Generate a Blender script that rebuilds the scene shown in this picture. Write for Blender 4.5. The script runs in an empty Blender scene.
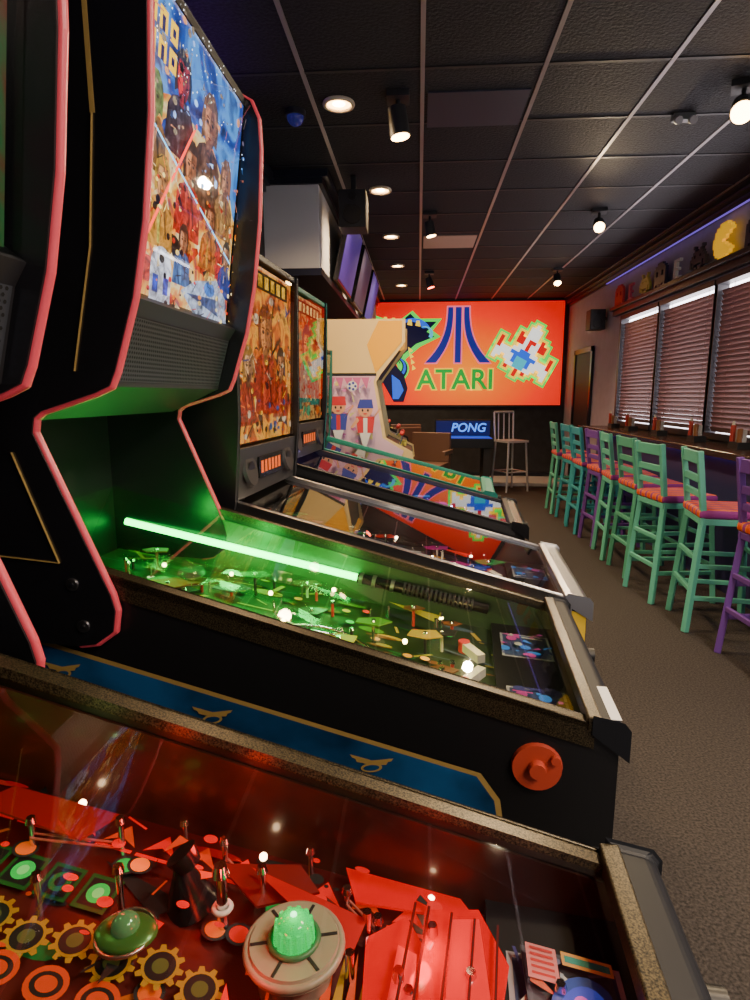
import bpy, math, random
from mathutils import Vector, Matrix
sc=bpy.context.scene
# ------------------------------------------------------------ materials
MATS={}
def mat(name,col,rough=.5,metal=0,emis=0,ecol=None,noise=0,nscale=60,bump=0,coat=0,spec=None):
    if name in MATS: return MATS[name]
    m=bpy.data.materials.new(name); m.use_nodes=True
    nt=m.node_tree; b=nt.nodes['Principled BSDF']
    b.inputs['Base Color'].default_value=(*col,1); b.inputs['Roughness'].default_value=rough
    b.inputs['Metallic'].default_value=metal
    if spec is not None: b.inputs['Specular IOR Level'].default_value=spec
    if coat: b.inputs['Coat Weight'].default_value=coat; b.inputs['Coat Roughness'].default_value=.08
    if emis:
        b.inputs['Emission Color'].default_value=(*(ecol or col),1); b.inputs['Emission Strength'].default_value=emis
    if noise or bump:
        tc=nt.nodes.new('ShaderNodeTexCoord'); n=nt.nodes.new('ShaderNodeTexNoise')
        n.inputs['Scale'].default_value=nscale; n.inputs['Detail'].default_value=4
        nt.links.new(tc.outputs['Object'],n.inputs['Vector'])
        if noise:
            r=nt.nodes.new('ShaderNodeValToRGB')
            r.color_ramp.elements[0].position=.35; r.color_ramp.elements[1].position=.65
            r.color_ramp.elements[0].color=(*[c*(1-noise) for c in col],1)
            r.color_ramp.elements[1].color=(*[min(1,c*(1+noise)) for c in col],1)
            nt.links.new(n.outputs['Fac'],r.inputs['Fac']); nt.links.new(r.outputs['Color'],b.inputs['Base Color'])
        if bump:
            bp=nt.nodes.new('ShaderNodeBump'); bp.inputs['Strength'].default_value=bump; bp.inputs['Distance'].default_value=.01
            nt.links.new(n.outputs['Fac'],bp.inputs['Height']); nt.links.new(bp.outputs['Normal'],b.inputs['Normal'])
    MATS[name]=m; return m
def artbg(name,cols,scale=5,strength=1.0,dist=1.5,base=.35):
    if name in MATS: return MATS[name]
    m=bpy.data.materials.new(name); m.use_nodes=True; nt=m.node_tree; b=nt.nodes['Principled BSDF']
    tc=nt.nodes.new('ShaderNodeTexCoord'); n=nt.nodes.new('ShaderNodeTexNoise'); n.inputs['Scale'].default_value=scale; n.inputs['Detail'].default_value=6; n.inputs['Distortion'].default_value=dist
    r=nt.nodes.new('ShaderNodeValToRGB'); cr=r.color_ramp
    k=len(cols); cr.elements[0].position=.3; cr.elements[0].color=(*cols[0],1); cr.elements[1].position=.7; cr.elements[1].color=(*cols[-1],1)
    for i in range(1,k-1): cr.elements.new(.3+.4*i/(k-1)).color=(*cols[i],1)
    nt.links.new(tc.outputs['Object'],n.inputs['Vector']); nt.links.new(n.outputs['Fac'],r.inputs['Fac'])
    nt.links.new(r.outputs['Color'],b.inputs['Emission Color']); b.inputs['Emission Strength'].default_value=strength
    b.inputs['Base Color'].default_value=(.03,.03,.03,1)
    b.inputs['Roughness'].default_value=.4
    MATS[name]=m; return m
def glassmat(name,tint=(1,1,1)):
    m=bpy.data.materials.new(name); m.use_nodes=True; nt=m.node_tree; nt.nodes.clear()
    o=nt.nodes.new('ShaderNodeOutputMaterial'); t=nt.nodes.new('ShaderNodeBsdfTransparent'); g=nt.nodes.new('ShaderNodeBsdfGlossy')
    f=nt.nodes.new('ShaderNodeFresnel'); f.inputs['IOR'].default_value=1.6
    mx=nt.nodes.new('ShaderNodeMixShader'); g.inputs['Roughness'].default_value=.02; g.inputs['Color'].default_value=(1,1,1,1)
    t.inputs['Color'].default_value=(*tint,1)
    nt.links.new(f.outputs[0],mx.inputs[0]); nt.links.new(t.outputs[0],mx.inputs[1]); nt.links.new(g.outputs[0],mx.inputs[2])
    nt.links.new(mx.outputs[0],o.inputs[0]); return m
GLASS=glassmat('playfield_glass_mat')
def clearmat():
    m=bpy.data.materials.new('clear_ramp_plastic'); m.use_nodes=True; nt=m.node_tree; nt.nodes.clear()
    o=nt.nodes.new('ShaderNodeOutputMaterial'); t=nt.nodes.new('ShaderNodeBsdfTransparent'); g=nt.nodes.new('ShaderNodeBsdfGlossy')
    mx=nt.nodes.new('ShaderNodeMixShader'); g.inputs['Roughness'].default_value=.12; mx.inputs[0].default_value=.14
    t.inputs['Color'].default_value=(.85,.9,.85,1)
    nt.links.new(t.outputs[0],mx.inputs[1]); nt.links.new(g.outputs[0],mx.inputs[2]); nt.links.new(mx.outputs[0],o.inputs[0]); return m
CLEAR=clearmat()
BLACK=mat('black_satin',(.008,.008,.009),.4); BLKG=mat('black_gloss',(.008,.008,.01),.25)
LOCKB=mat('black_powdercoat',(.008,.009,.012),.5,spec=.3)
DARK=mat('dark_plastic',(.02,.02,.022),.5)
SPECK=mat('speckled_gold_black',(.05,.038,.02),.35,.5,noise=.97,nscale=450)
CHROME=mat('chrome',(.75,.75,.78),.15,1); STEEL=mat('brushed_steel',(.5,.5,.52),.3,1)
GOLD=mat('gold_line',(.5,.33,.1),.4,.2)
REDM=mat('red_trim_molding',(.7,.07,.10),.3,emis=.08)
def sat(col,g=1.5):
    mx=max(col); 
    return tuple(mx*(c/mx)**g for c in col) if mx>0 else col
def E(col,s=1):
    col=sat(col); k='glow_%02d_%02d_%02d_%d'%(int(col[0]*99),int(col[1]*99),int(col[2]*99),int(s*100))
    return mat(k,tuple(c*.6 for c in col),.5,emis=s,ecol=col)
def EN(col,s=1,sc2=28):
    col=sat(col); k='painted_glow_%02d_%02d_%02d_%d'%(int(col[0]*99),int(col[1]*99),int(col[2]*99),int(s*100))
    return artbg(k,[tuple(c*.10 for c in col),tuple(c*.7 for c in col),tuple(min(1,c*1.25+.03) for c in col)],sc2,s,2.0)
def P(col,rough=.4):
    return mat('paint_%02d_%02d_%02d'%tuple(int(c*99) for c in col),col,rough)
# ------------------------------------------------------------ mesh builder
class MB:
    def __init__(s): s.v=[];s.f=[];s.m=[];s.sm=[];s.mats=[]
    def mi(s,m):
        if m not in s.mats: s.mats.append(m)
        return s.mats.index(m)
    def poly(s,pts,m,smooth=False):
        i=len(s.v); s.v+= [tuple(p) for p in pts]; s.f.append(list(range(i,i+len(pts)))); s.m.append(s.mi(m)); s.sm.append(smooth)
    def box(s,lo,hi,m,M=None):
        x0,y0,z0=lo;x1,y1,z1=hi
        c=[Vector(p) for p in [(x0,y0,z0),(x1,y0,z0),(x1,y1,z0),(x0,y1,z0),(x0,y0,z1),(x1,y0,z1),(x1,y1,z1),(x0,y1,z1)]]
        if M: c=[M@p for p in c]
        i=len(s.v); s.v+=[tuple(p) for p in c]
        for f in [(0,3,2,1),(4,5,6,7),(0,1,5,4),(1,2,6,5),(2,3,7,6),(3,0,4,7)]:
            s.f.append([i+k for k in f]); s.m.append(s.mi(m)); s.sm.append(False)
    def beam(s,p0,p1,w,h,m):
        p0=Vector(p0);p1=Vector(p1);d=(p1-p0);L=d.length
        q=d.to_track_quat('Z','Y').to_matrix().to_4x4(); M=Matrix.Translation(p0)@q
        s.box((-w/2,-h/2,0),(w/2,h/2,L),m,M)
    def prism(s,prof,y0,y1,m,me=None):
        n=len(prof); i=len(s.v)
        s.v+=[(a,y0,b) for a,b in prof]+[(a,y1,b) for a,b in prof]
        s.f.append([i+k for k in range(n)]); s.m.append(s.mi(m)); s.sm.append(False)
        s.f.append([i+n+k for k in reversed(range(n))]); s.m.append(s.mi(m)); s.sm.append(False)
        for k in range(n):
            l=(k+1)%n; s.f.append([i+k,i+n+k,i+n+l,i+l][::-1]); s.m.append(s.mi(me or m)); s.sm.append(False)
    def cyl(s,p0,p1,r0,r1,m,n=16,caps=True,cm=None):
        p0=Vector(p0);p1=Vector(p1);q=(p1-p0).to_track_quat('Z','Y').to_matrix()
        ring=lambda p,r:[tuple(p+q@Vector((r*math.cos(2*math.pi*k/n),r*math.sin(2*math.pi*k/n),0))) for k in range(n)]
        a=ring(p0,r0);b=ring(p1,r1);i=len(s.v);s.v+=a+b
        for k in range(n):
            l=(k+1)%n; s.f.append([i+k,i+l,i+n+l,i+n+k]);s.m.append(s.mi(m));s.sm.append(True)
        if caps:
            if r0>1e-5: s.poly(a[::-1],cm or m)
            if r1>1e-5: s.poly(b,cm or m)
    def sphere(s,c,r,m,sc_=(1,1,1),n=16,h=8,lat0=-math.pi/2):
        i=len(s.v)
        for a in range(h+1):
            t=lat0+(math.pi/2-lat0)*a/h
            for k in range(n):
                p=2*math.pi*k/n
                s.v.append((c[0]+r*sc_[0]*math.cos(t)*math.cos(p),c[1]+r*sc_[1]*math.cos(t)*math.sin(p),c[2]+r*sc_[2]*math.sin(t)))
        for a in range(h):
            for k in range(n):
                l=(k+1)%n; s.f.append([i+a*n+k,i+a*n+l,i+(a+1)*n+l,i+(a+1)*n+k]);s.m.append(s.mi(m));s.sm.append(True)
    def tube(s,pts,r,m,n=8):
        for a,b in zip(pts[:-1],pts[1:]): s.cyl(a,b,r,r,m,n)
    def torus(s,c,R,r,m,n=24,k=8):
        i=len(s.v)
        for a in range(n):
            A=2*math.pi*a/n
            for b in range(k):
                B=2*math.pi*b/k; q=R+r*math.cos(B)
                s.v.append((c[0]+q*math.cos(A),c[1]+q*math.sin(A),c[2]+r*math.sin(B)))
        for a in range(n):
            for b in range(k):
                a2=(a+1)%n;b2=(b+1)%k
                s.f.append([i+a*k+b,i+a2*k+b,i+a2*k+b2,i+a*k+b2]);s.m.append(s.mi(m));s.sm.append(True)
    def obj(s,name,parent=None,bevel=0,loc=(0,0,0),rot=(0,0,0)):
        me=bpy.data.meshes.new(name); me.from_pydata(s.v,[],s.f)
        for m in s.mats: me.materials.append(m)
        for p,mi,sm in zip(me.polygons,s.m,s.sm): p.material_index=mi; p.use_smooth=sm
        me.update(); o=bpy.data.objects.new(name,me); sc.collection.objects.link(o)
        o.location=loc;o.rotation_euler=rot
        if parent: o.parent=parent
        if bevel:
            b=o.modifiers.new('bevel','BEVEL'); b.width=bevel; b.segments=3; b.limit_method='ANGLE'; b.angle_limit=math.radians(40)
        return o
def empty(name,loc=(0,0,0),rz=0,parent=None):
    o=bpy.data.objects.new(name,None); o.empty_display_size=.1; sc.collection.objects.link(o); o.location=loc; o.rotation_euler=(0,0,rz)
    if parent: o.parent=parent
    return o
def light(kind,name,parent,loc,energy,col,size=.03,rot=(0,0,0),spot=None,blend=.6):
    l=bpy.data.lights.new(name,kind); l.energy=energy*(1 if kind=='POINT' else 1.35); l.color=col
    if kind=='AREA': l.size=size
    else: l.shadow_soft_size=size
    if spot: l.spot_size=spot; l.spot_blend=blend
    o=bpy.data.objects.new(name,l); sc.collection.objects.link(o); o.location=loc; o.rotation_euler=rot
    if parent: o.parent=parent
    return o
# ---------------- flat art: shapes on a plane
class Art:
    def __init__(s,O,U,V,lift=.0006):
        s.O=Vector(O);s.U=Vector(U);s.V=Vector(V);s.N=s.U.cross(s.V).normalized();s.k=0;s.lift=lift;s.mb=MB()
    def pt(s,u,v,e=0): return s.O+s.U*u+s.V*v+s.N*(s.lift*s.k+e)
    def poly(s,pts,m): s.k+=1; s.mb.poly([s.pt(a,b) for a,b in pts],m)
    def rect(s,a,b,c,d,m): s.poly([(a,b),(c,b),(c,d),(a,d)],m)
    def ell(s,cu,cv,ru,rv,m,rot=0,n=20):
        lu=s.U.length;lv=s.V.length
        pts=[]
        for k in range(n):
            t=2*math.pi*k/n; x=ru*math.cos(t)*lu; y=rv*math.sin(t)*lv
            x,y=x*math.cos(rot)-y*math.sin(rot),x*math.sin(rot)+y*math.cos(rot)
            pts.append((cu+x/lu,cv+y/lv))
        s.poly(pts,m)
    def collage(s,seed,pal,n,smin=.03,smax=.16,box=(0,0,1,1)):
        R=random.Random(seed); a0,b0,a1,b1=box
        cl=lambda p:(min(a1,max(a0,p[0])),min(b1,max(b0,p[1])))
        for i in range(n):
            u=R.uniform(a0,a1);v=R.uniform(b0,b1);z=R.uniform(smin,smax);m=R.choice(pal);t=R.random()
            an=R.uniform(0,6.28)
            if t<.5:
                f=R.uniform(.4,1)
                q=[cl((u+z*math.cos(2*math.pi*k/14)*.6,v+z*math.sin(2*math.pi*k/14)*.6*f)) for k in range(14)]
            elif t<.65:
                q=[cl((u+z*math.cos(an+d)*e,v+z*math.sin(an+d)*e)) for d,e in ((0,1.5),(2.3,.6),(3.9,.7))]
            else:
                dx,dy=z*math.cos(an),z*math.sin(an); w=.10
                q=[cl(p) for p in((u-dx-dy*w,v-dy+dx*w),(u+dx-dy*w,v+dy+dx*w),(u+dx+dy*w,v+dy-dx*w),(u-dx+dy*w,v-dy-dx*w))]
            s.poly(q,m)
    def head(s,u,v,z,sk,hr,body,st=1.0,maul=False):
        B=lambda c,q=1.0:EN(c,q*st)
        s.poly([(u-z*1.7,v-z*3.6),(u+z*1.7,v-z*3.6),(u+z*1.5,v-z*1.6),(u+z*1.1,v-z*1.1),(u+z*.5,v-z*.85),(u-z*.5,v-z*.85),(u-z*1.1,v-z*1.1),(u-z*1.5,v-z*1.6)],B(body,.9))
        s.poly([(u-z*.05,v-z*3.4),(u+z*.25,v-z*3.4),(u+z*.55,v-z*1.0),(u+z*.1,v-z*1.5)],B([min(1,c*1.8+.05) for c in body],.8))
        s.poly([(u-z*.9,v-z*3.0),(u-z*.7,v-z*3.0),(u-z*.2,v-z*1.2),(u-z*.4,v-z*1.0)],B([c*.3 for c in body],.8))
        s.rect(u-z*.25,v-z*1.2,u+z*.25,v-z*.5,B([c*.35 for c in sk]))
        s.poly([(u+z*x,v+z*y) for x,y in ((-.95,-.7),(-1.0,.2),(-.8,.95),(-.3,1.4),(.35,1.35),(.85,.9),(.98,.2),(.9,-.8),(.6,-.6),(-.6,-.6))],B(hr,.9))
        s.poly([(u+z*x,v+z*y) for x,y in ((-.62,.75),(.55,.8),(.7,.3),(.66,-.3),(.42,-.8),(.1,-1.02),(-.2,-1.0),(-.5,-.7),(-.7,-.2))],B([c*.5 for c in sk],.9))
        s.poly([(u+z*x,v+z*y) for x,y in ((-.05,.7),(.5,.7),(.62,.2),(.55,-.3),(.3,-.75),(.0,-.5),(.08,.1))],B([min(1,c*1.15) for c in sk],1.1))
        for d in (-.28,.3):
            s.ell(u+z*d,v+z*.13,z*.16,z*.09,EN([c*.2 for c in sk],.6)); s.ell(u+z*d,v+z*.12,z*.06,z*.04,E((1,.8,.2) if maul else (.03,.02,.02),1.2 if maul else .2)); s.poly([(u+z*(d-.2),v+z*.26),(u+z*(d+.2),v+z*.3),(u+z*(d+.15),v+z*.36),(u+z*(d-.15),v+z*.32)],E([c*.5 for c in hr],.3))
        s.poly([(u-z*.12,v-z*.26),(u+z*.08,v-z*.28),(u+z*.02,v+z*.12)],EN([c*.35 for c in sk])); s.poly([(u-z*.22,v-z*.5),(u,v-z*.46),(u+z*.22,v-z*.5),(u,v-z*.56)],E((.25,.03,.02),.5))
        if maul:
            K=E((.01,.01,.01),.1)
            for x0,y0,x1,y1 in ((-.6,.6,-.1,.35),(.6,.6,.1,.35),(-.6,-.1,-.2,-.3),(.6,-.1,.2,-.3),(-.3,-.9,-.1,-.6),(.3,-.9,.1,-.6),(0,.9,0,.4)):
                s.poly([(u+z*(x0-.1),v+z*y0),(u+z*(x0+.1),v+z*y0),(u+z*x1,v+z*y1)],K)
            for x in (-.6,-.2,.2,.6): s.poly([(u+z*(x-.08),v+z*1.0),(u+z*(x+.08),v+z*1.0),(u+z*x*1.2,v+z*1.6)],EN((.8,.7,.5),.9))
    def obj(s,name,parent=None): return s.mb.obj(name,parent)
# ------------------------------------------------------------ camera
cam=bpy.data.cameras.new('camera'); co=bpy.data.objects.new('camera',cam); sc.collection.objects.link(co)
cam.sensor_fit='VERTICAL'; cam.sensor_height=24; cam.lens=14.4; cam.clip_start=.01
co.location=(0,0,1.46); co.rotation_euler=(math.radians(90-9.93),0,math.radians(4.1)); sc.camera=co
# ------------------------------------------------------------ world
w=bpy.data.worlds.new('world'); sc.world=w; w.use_nodes=True
w.node_tree.nodes['Background'].inputs[0].default_value=(.7,.68,.72,1); w.node_tree.nodes['Background'].inputs[1].default_value=.7
# ------------------------------------------------------------ room
H=3.05; XL=-1.15; XR=2.5; YB=10.65; Y0=-2.2
CARPET=mat('carpet_mat',(.038,.031,.028),.95,noise=.6,nscale=110,bump=.5)
CEILM=mat('ceiling_tile_mat',(.012,.012,.016),.75,noise=.5,nscale=60,bump=.5)
GRID=mat('ceiling_grid_lit_mat',(.36,.31,.31),.35,.3)  # lengthwise grid bars painted lighter to look lit
WALLG=mat('wall_grey_mat',(.45,.45,.55),.7,noise=.05,nscale=8)
WALLD=mat('wall_dark_mat',(.03,.03,.035),.7,noise=.2,nscale=8)
TRIM=mat('crown_trim_mat',(.014,.018,.03),.3)
b=MB(); b.box((XL-.1,Y0,-.06),(XR+.1,YB+.1,0),CARPET); b.obj('floor')
b=MB(); b.box((XL-.1,Y0,H),(XR+.1,YB+.1,H+.06),CEILM)
for i in range(-1,5):
    x=i*.6-.0; b.box((x-.011,Y0,H-.006),(x+.011,YB,H+.001),GRID)
y=Y0
gy=mat('ceiling_grid_dim_mat',(.022,.022,.027),.5)  # cross bars of the same grid painted dark, as if unlit
while y<YB:
    b.box((XL,y-.011,H-.005),(XR,y+.011,H+.001),gy); y+=.61
VENT=mat('air_vent_mat',(.035,.04,.07),.5)
b.box((.03,3.53,H-.008),(.57,3.95,H+.001),VENT)
b.box((.03,6.48,H-.008),(.57,6.98,H+.001),mat('orange_tile_mat',(.5,.33,.25),.5,emis=.06))  # lighter orange ceiling tile with a slight emission
b.obj('ceiling')
b=MB(); b.box((XL-.1,Y0,0),(XL,YB,H),WALLD); b.obj('wall_left')
b=MB(); b.box((XL-.1,YB,0),(XR+.1,YB+.1,H),WALLD); b.obj('wall_back')
WY0,WY1,WZ0,WZ1=3.0,7.95,1.12,2.42
b=MB(); b.box((XR,Y0,0),(XR+.1,WY0,H),WALLG); b.box((XR,WY1,0),(XR+.1,YB,H),WALLG)
b.box((XR,WY0,0),(XR+.1,WY1,WZ0),WALLD); b.box((XR,WY0,WZ1),(XR+.1,WY1,H),WALLG); b.obj('wall_right')
b=MB()
for (zz,d) in ((H-.06,.09),(H-.10,.06),(H-.14,.03)): b.box((XR-d,Y0,zz),(XR,YB,zz+.05 if d>.08 else zz+.04),TRIM)
b.obj('trim_1')
b=MB()
for (zz,d) in ((H-.06,.09),(H-.10,.06),(H-.14,.03)): b.box((XL,Y0,zz),(XL+d,4.6,zz+.045),TRIM)
b.obj('trim_2')
b=MB(); b.box((XR-.02,Y0,0),(XR,YB,.12),TRIM); b.obj('baseboard_right')
b=MB(); b.box((XL,YB-.02,0),(XR,YB,.12),TRIM); b.obj('baseboard_back')
b=MB(); b.box((XL,4.62,2.38),(-.74,YB,H-.09),mat('bulkhead_mat',(.6,.61,.66),.7)); b.obj('wall_soffit',bevel=.004)
b=MB(); b.box((XL,4.6,H-.09),(-.71,YB,H-.05),TRIM); b.box((XL,4.58,H-.05),(-.67,YB,H),TRIM); b.box((XL,4.6,2.33),(-.72,YB,2.38),TRIM)
b.obj('trim_3')
PANE=mat('daylight_pane_mat',(.8,.85,1),.3,emis=9,ecol=(.95,.9,.95))
SLAT=mat('blind_slat_mat',(.19,.095,.08),.4)
FR=mat('window_frame_mat',(.03,.028,.035),.4)
edges=[(6.72,7.9),(5.5,6.68),(4.28,5.46),(3.05,4.24)]
for n,(a,c) in enumerate(edges):
    e=empty('window_%d'%(n+1),(XR,a,WZ0))
    L=c-a
    m=MB(); m.box((.085,0,0),(.09,L,WZ1-WZ0),PANE); m.obj('pane',e)
    m=MB()
    m.box((-.01,-.04,0),(.09,0.01,WZ1-WZ0),FR); m.box((-.01,L-.01,0),(.09,L+.04,WZ1-WZ0),FR)
    m.box((-.02,0,-.03),(.09,L,.02),FR); m.box((-.02,0,WZ1-WZ0-.05),(.09,L,WZ1-WZ0),FR); m.obj('frame',e)
    m=MB(); z=.05; tilt=math.radians(60 if n<2 else 64)
    while z<WZ1-WZ0-.08:
        M=Matrix.Translation((.035,0,z))@Matrix.Rotation(tilt,4,'Y')
        m.box((-.024,.015,-.0015),(.024,L-.015,.0015),SLAT,M); z+=.042
    for yy in (.2,L-.2): m.cyl((.035,yy,.02),(.035,yy,WZ1-WZ0-.05),.002,.002,SLAT,6)
    m.obj('blind_slats',e)
SH=mat('shelf_mat',(.02,.02,.028),.35)
b=MB(); b.box((XR-.1,2.6,2.50),(XR,8.1,2.54),SH); b.box((XR-.06,2.6,2.44),(XR,8.1,2.50),SH); b.obj('wall_shelf',bevel=.004)
inv=["00100000100","00010001000","00111111100","01101110110","11111111111","10111111101","10100000101","00011011000"]
pac=["0000111110000","0011111111100","0111111111110","0111111111000","1111111100000","1111110000000","1111111100000","0111111111000","0111111111110","0011111111100","0000111110000"]
ghost=["00011111000","01111111110","11111111111","11001110011","11001110011","11111111111","11111111111","11111111111","11011011011"]
letter=["111110","110000","110000","111100","110000","110000","111110"]
def sprite(name,grid,y,z,s,m):
    o=MB(); R=len(grid);C=len(grid[0])
    for r in range(R):
        for c in range(C):
            if grid[r][c]=='1': o.box((-.015,-(c+1-C/2)*s,(R-r-1)*s),(.015,-(c-C/2)*s,(R-r)*s),m)
    return o.obj(name,None,loc=(XR-.07,y,z))
sprite('pixel_character_sculpture',pac,5.28,2.541,.025,mat('pac_glow_yellow',(1,.6,.02),.4,emis=.6,ecol=(1,.5,.005)))  # emission added to the yellow so the sculpture looks brighter lit
sprite('pixel_character_sculpture',ghost,4.8,2.541,.024,P((.03,.03,.08)))
cols=[(.03,.03,.06),(.8,.8,.75),(.03,.03,.07),(.75,.6,.1),(.7,.1,.2),(.75,.05,.05)]
for i,cx in enumerate(cols): sprite('pixel_character_sculpture',[inv,letter,ghost][i%3],5.72+i*.42,2.541,.026,P(cx))
d=empty('door_1',(XR-.01,9.0,0)); m=MB()
m.box((-.03,0,0),(0,.07,2.15),TRIM);m.box((-.03,.93,0),(0,1.0,2.15),TRIM);m.box((-.03,0,2.08),(0,1,2.15),TRIM); m.obj('door_frame',d)
m=MB(); m.box((-.01,.07,0),(.005,.93,2.08),mat('door_mat',(.03,.03,.04),.6)); m.cyl((-.03,.15,1.0),(-.08,.15,1.0),.01,.01,STEEL); m.cyl((-.08,.15,1.0),(-.08,.3,1.0),.01,.01,STEEL); m.obj('door_leaf',d)
b=MB(); b.box((.55,9.75,0),(2.45,10.6,.06),mat('step_mat',(.7,.68,.68),.6)); b.obj('entry_step',bevel=.01)
# ------------------------------------------------------------ mural sign
sg=empty('wall_mural',(-.98,YB-.03,1.29))
SW,SHH=3.40,1.72
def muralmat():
    m=bpy.data.materials.new('mural_glow_mat'); m.use_nodes=True; nt=m.node_tree; bb=nt.nodes['Principled BSDF']
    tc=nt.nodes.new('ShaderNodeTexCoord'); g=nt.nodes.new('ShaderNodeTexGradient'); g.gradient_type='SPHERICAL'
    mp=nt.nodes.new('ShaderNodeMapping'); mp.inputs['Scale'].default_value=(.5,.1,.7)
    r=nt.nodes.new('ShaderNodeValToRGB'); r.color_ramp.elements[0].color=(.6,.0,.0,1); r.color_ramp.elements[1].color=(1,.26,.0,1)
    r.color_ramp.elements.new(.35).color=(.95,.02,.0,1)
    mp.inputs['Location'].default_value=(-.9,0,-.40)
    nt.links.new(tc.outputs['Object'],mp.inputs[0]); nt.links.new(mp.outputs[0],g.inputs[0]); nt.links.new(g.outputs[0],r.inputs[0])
    bb.inputs['Base Color'].default_value=(.25,.01,.0,1); nt.links.new(r.outputs[0],bb.inputs['Emission Color']); bb.inputs['Emission Strength'].default_value=1.3  # emission and radial gradient make the painted mural glow as if lit
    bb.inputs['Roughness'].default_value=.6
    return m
m=MB(); m.box((0,0,0),(SW,.02,SHH),muralmat()); m.obj('mural_panel',sg)
m=MB()
for lo,hi in (((-.03,-.02,-.03),(SW+.03,.02,0)),((-.03,-.02,SHH),(SW+.03,.02,SHH+.03))): m.box(lo,hi,TRIM)
m.obj('mural_frame',sg)
def text(body,name,parent,x,z,size,m,off=0,y=-.01,ext=.003,sx=1,shear=0):
    c=bpy.data.curves.new(name,'FONT'); c.body=body; c.size=size; c.extrude=ext; c.offset=off; c.align_x='CENTER'; c.align_y='CENTER'; c.shear=shear
    c.materials.append(m); o=bpy.data.objects.new(name,c); sc.collection.objects.link(o); o.parent=parent
    o.location=(x,y,z); o.rotation_euler=(math.pi/2,0,0); o.scale=(sx,1,1); return o
sx_=lambda u:(u-370)*.01735+.06; sz_=lambda v:(405-v)*.01665
text('ATARI','letters_outline',sg,sx_(459),sz_(380),.47,E((1,.7,.05),1.3),off=.028,y=-.035)
text('ATARI','letters',sg,sx_(459),sz_(380),.47,E((.03,.5,.12),.7),off=.008,y=-.042)
def fuji(a,grow,m):
    cx=sx_(461);zt=sz_(307);zb=sz_(362); n=10
    a.rect(cx-.05-grow,zb-grow,cx+.05+grow,zt+grow,m)
    for sgn in (-1,1):
        L=[];Rr=[]
        for k in range(n+1):
            t=k/n; z=zt+(zb-zt)*t; c=.135+.30*t**2.6; hw=.042+.02*t+grow
            if k==0:z+=grow
            if k==n:z-=grow
            L.append((cx+sgn*(c-hw),z));Rr.append((cx+sgn*(c+hw+.06*t**3),z))
        for k in range(n): a.poly([L[k],Rr[k],Rr[k+1],L[k+1]],m); a.k-=1
        a.k+=1
a=Art((0,-.004,0),(1,0,0),(0,0,1),.0010)
fuji(a,.024,E((1,.3,.4),1.1)); fuji(a,0,E((.06,.08,.4),.55))
DB=E((.02,.02,.08),.3); BL=E((.08,.25,.9),1.0); GR=E((.15,.8,.15),1.2); WH=E((.9,.9,.85),1.3); RD=E((.8,.02,.02),1.0); YL=E((1,.75,.08),1.3)
def S(pts): return [(sx_(u),sz_(v)) for u,v in pts]
def swirl(cu,cv,r0,r1,t0,t1,w0,w1,m,n=14):
    L=[];Q=[]
    for k in range(n+1):
        f=k/n;t=t0+(t1-t0)*f;r=r0+(r1-r0)*f;w_=w0+(w1-w0)*f
        L.append((sx_(cu+(r-w_)*math.cos(t)),sz_(cv-(r-w_)*math.sin(t)*.8)));Q.append((sx_(cu+(r+w_)*math.cos(t)),sz_(cv-(r+w_)*math.sin(t)*.8)))
    for k in range(n): a.poly([L[k],Q[k],Q[k+1],L[k+1]],m); a.k-=1
    a.k+=1
a.poly(S([(373,312),(400,322),(416,310),(424,318),(445,318),(436,330),(444,336),(424,346),(410,358),(404,372),(398,356),(386,350),(392,336),(376,326)]),GR)
a.poly(S([(376,316),(398,326),(414,313),(422,321),(440,321),(430,331),(438,336),(420,343),(407,354),(404,364),(400,352),(390,347),(396,335),(380,325)]),DB)
swirl(394,364,19,10,-1.2,1.4,6,1,GR); swirl(394,364,19,10,-1.2,1.3,4,.5,DB); swirl(394,364,18,12,-1.1,.9,1.8,.3,BL)
swirl(412,330,18,8,.2,3.0,3.5,.5,BL); swirl(402,334,14,5,2.5,5.2,2.5,.4,BL); swirl(425,330,12,4,-.8,1.6,2,.3,E((.2,.7,.9),.9))
a.poly(S([(384,352),(396,360),(408,374),(412,388),(408,402),(398,402),(386,380)]),DB);a.poly(S([(396,374),(404,380),(408,390),(403,399),(397,399)]),BL)
for k in range(5): a.poly(S([(388+k*8,316+k*1),(391+k*8,316+k),(392+k*8,322+k),(387+k*8,321+k)]),YL)
for k in range(4): a.poly(S([(412+k*1.5,346+k*6),(417+k*1,350+k*6),(413+k*1,352+k*6)]),YL)
ship=["000000010000000","000000111000000","000000111000000","000020111020000","000022133122000","000022131122000","200001131100002","200011444110002","211144444441112","111114555411111","110114555411011","100011555110001","000020020200000","000000020000000"]
pm={'1':WH,'2':RD,'3':RD,'4':BL,'5':E((.1,.6,.7),1)}
cx,cz=sx_(527),sz_(351); ang=math.radians(-28); px=.066
for layer,(g,mm) in enumerate(((.07,GR),(.035,YL),(0,None))):
    for r,row in enumerate(ship):
        for c,ch in enumerate(row):
            if ch=='0': continue
            x=(c-7)*px;z=(6.5-r)*px; q=[]
            for ddx,ddz in((-.5,-.5),(.5,-.5),(.5,.5),(-.5,.5)):
                X=x+ddx*px+math.copysign(g,ddx);Z=z+ddz*px+math.copysign(g,ddz)
                q.append((cx+X*math.cos(ang)-Z*math.sin(ang),cz+X*math.sin(ang)+Z*math.cos(ang)))
            q=[(min(SW,max(0,i)),min(SHH,max(0,j))) for i,j in q]
            a.k=10+layer*2+(r+c)%2*.5; a.mb.poly([a.pt(i,j) for i,j in q],mm or pm[ch])
a.obj('mural_artwork',sg)
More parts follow.
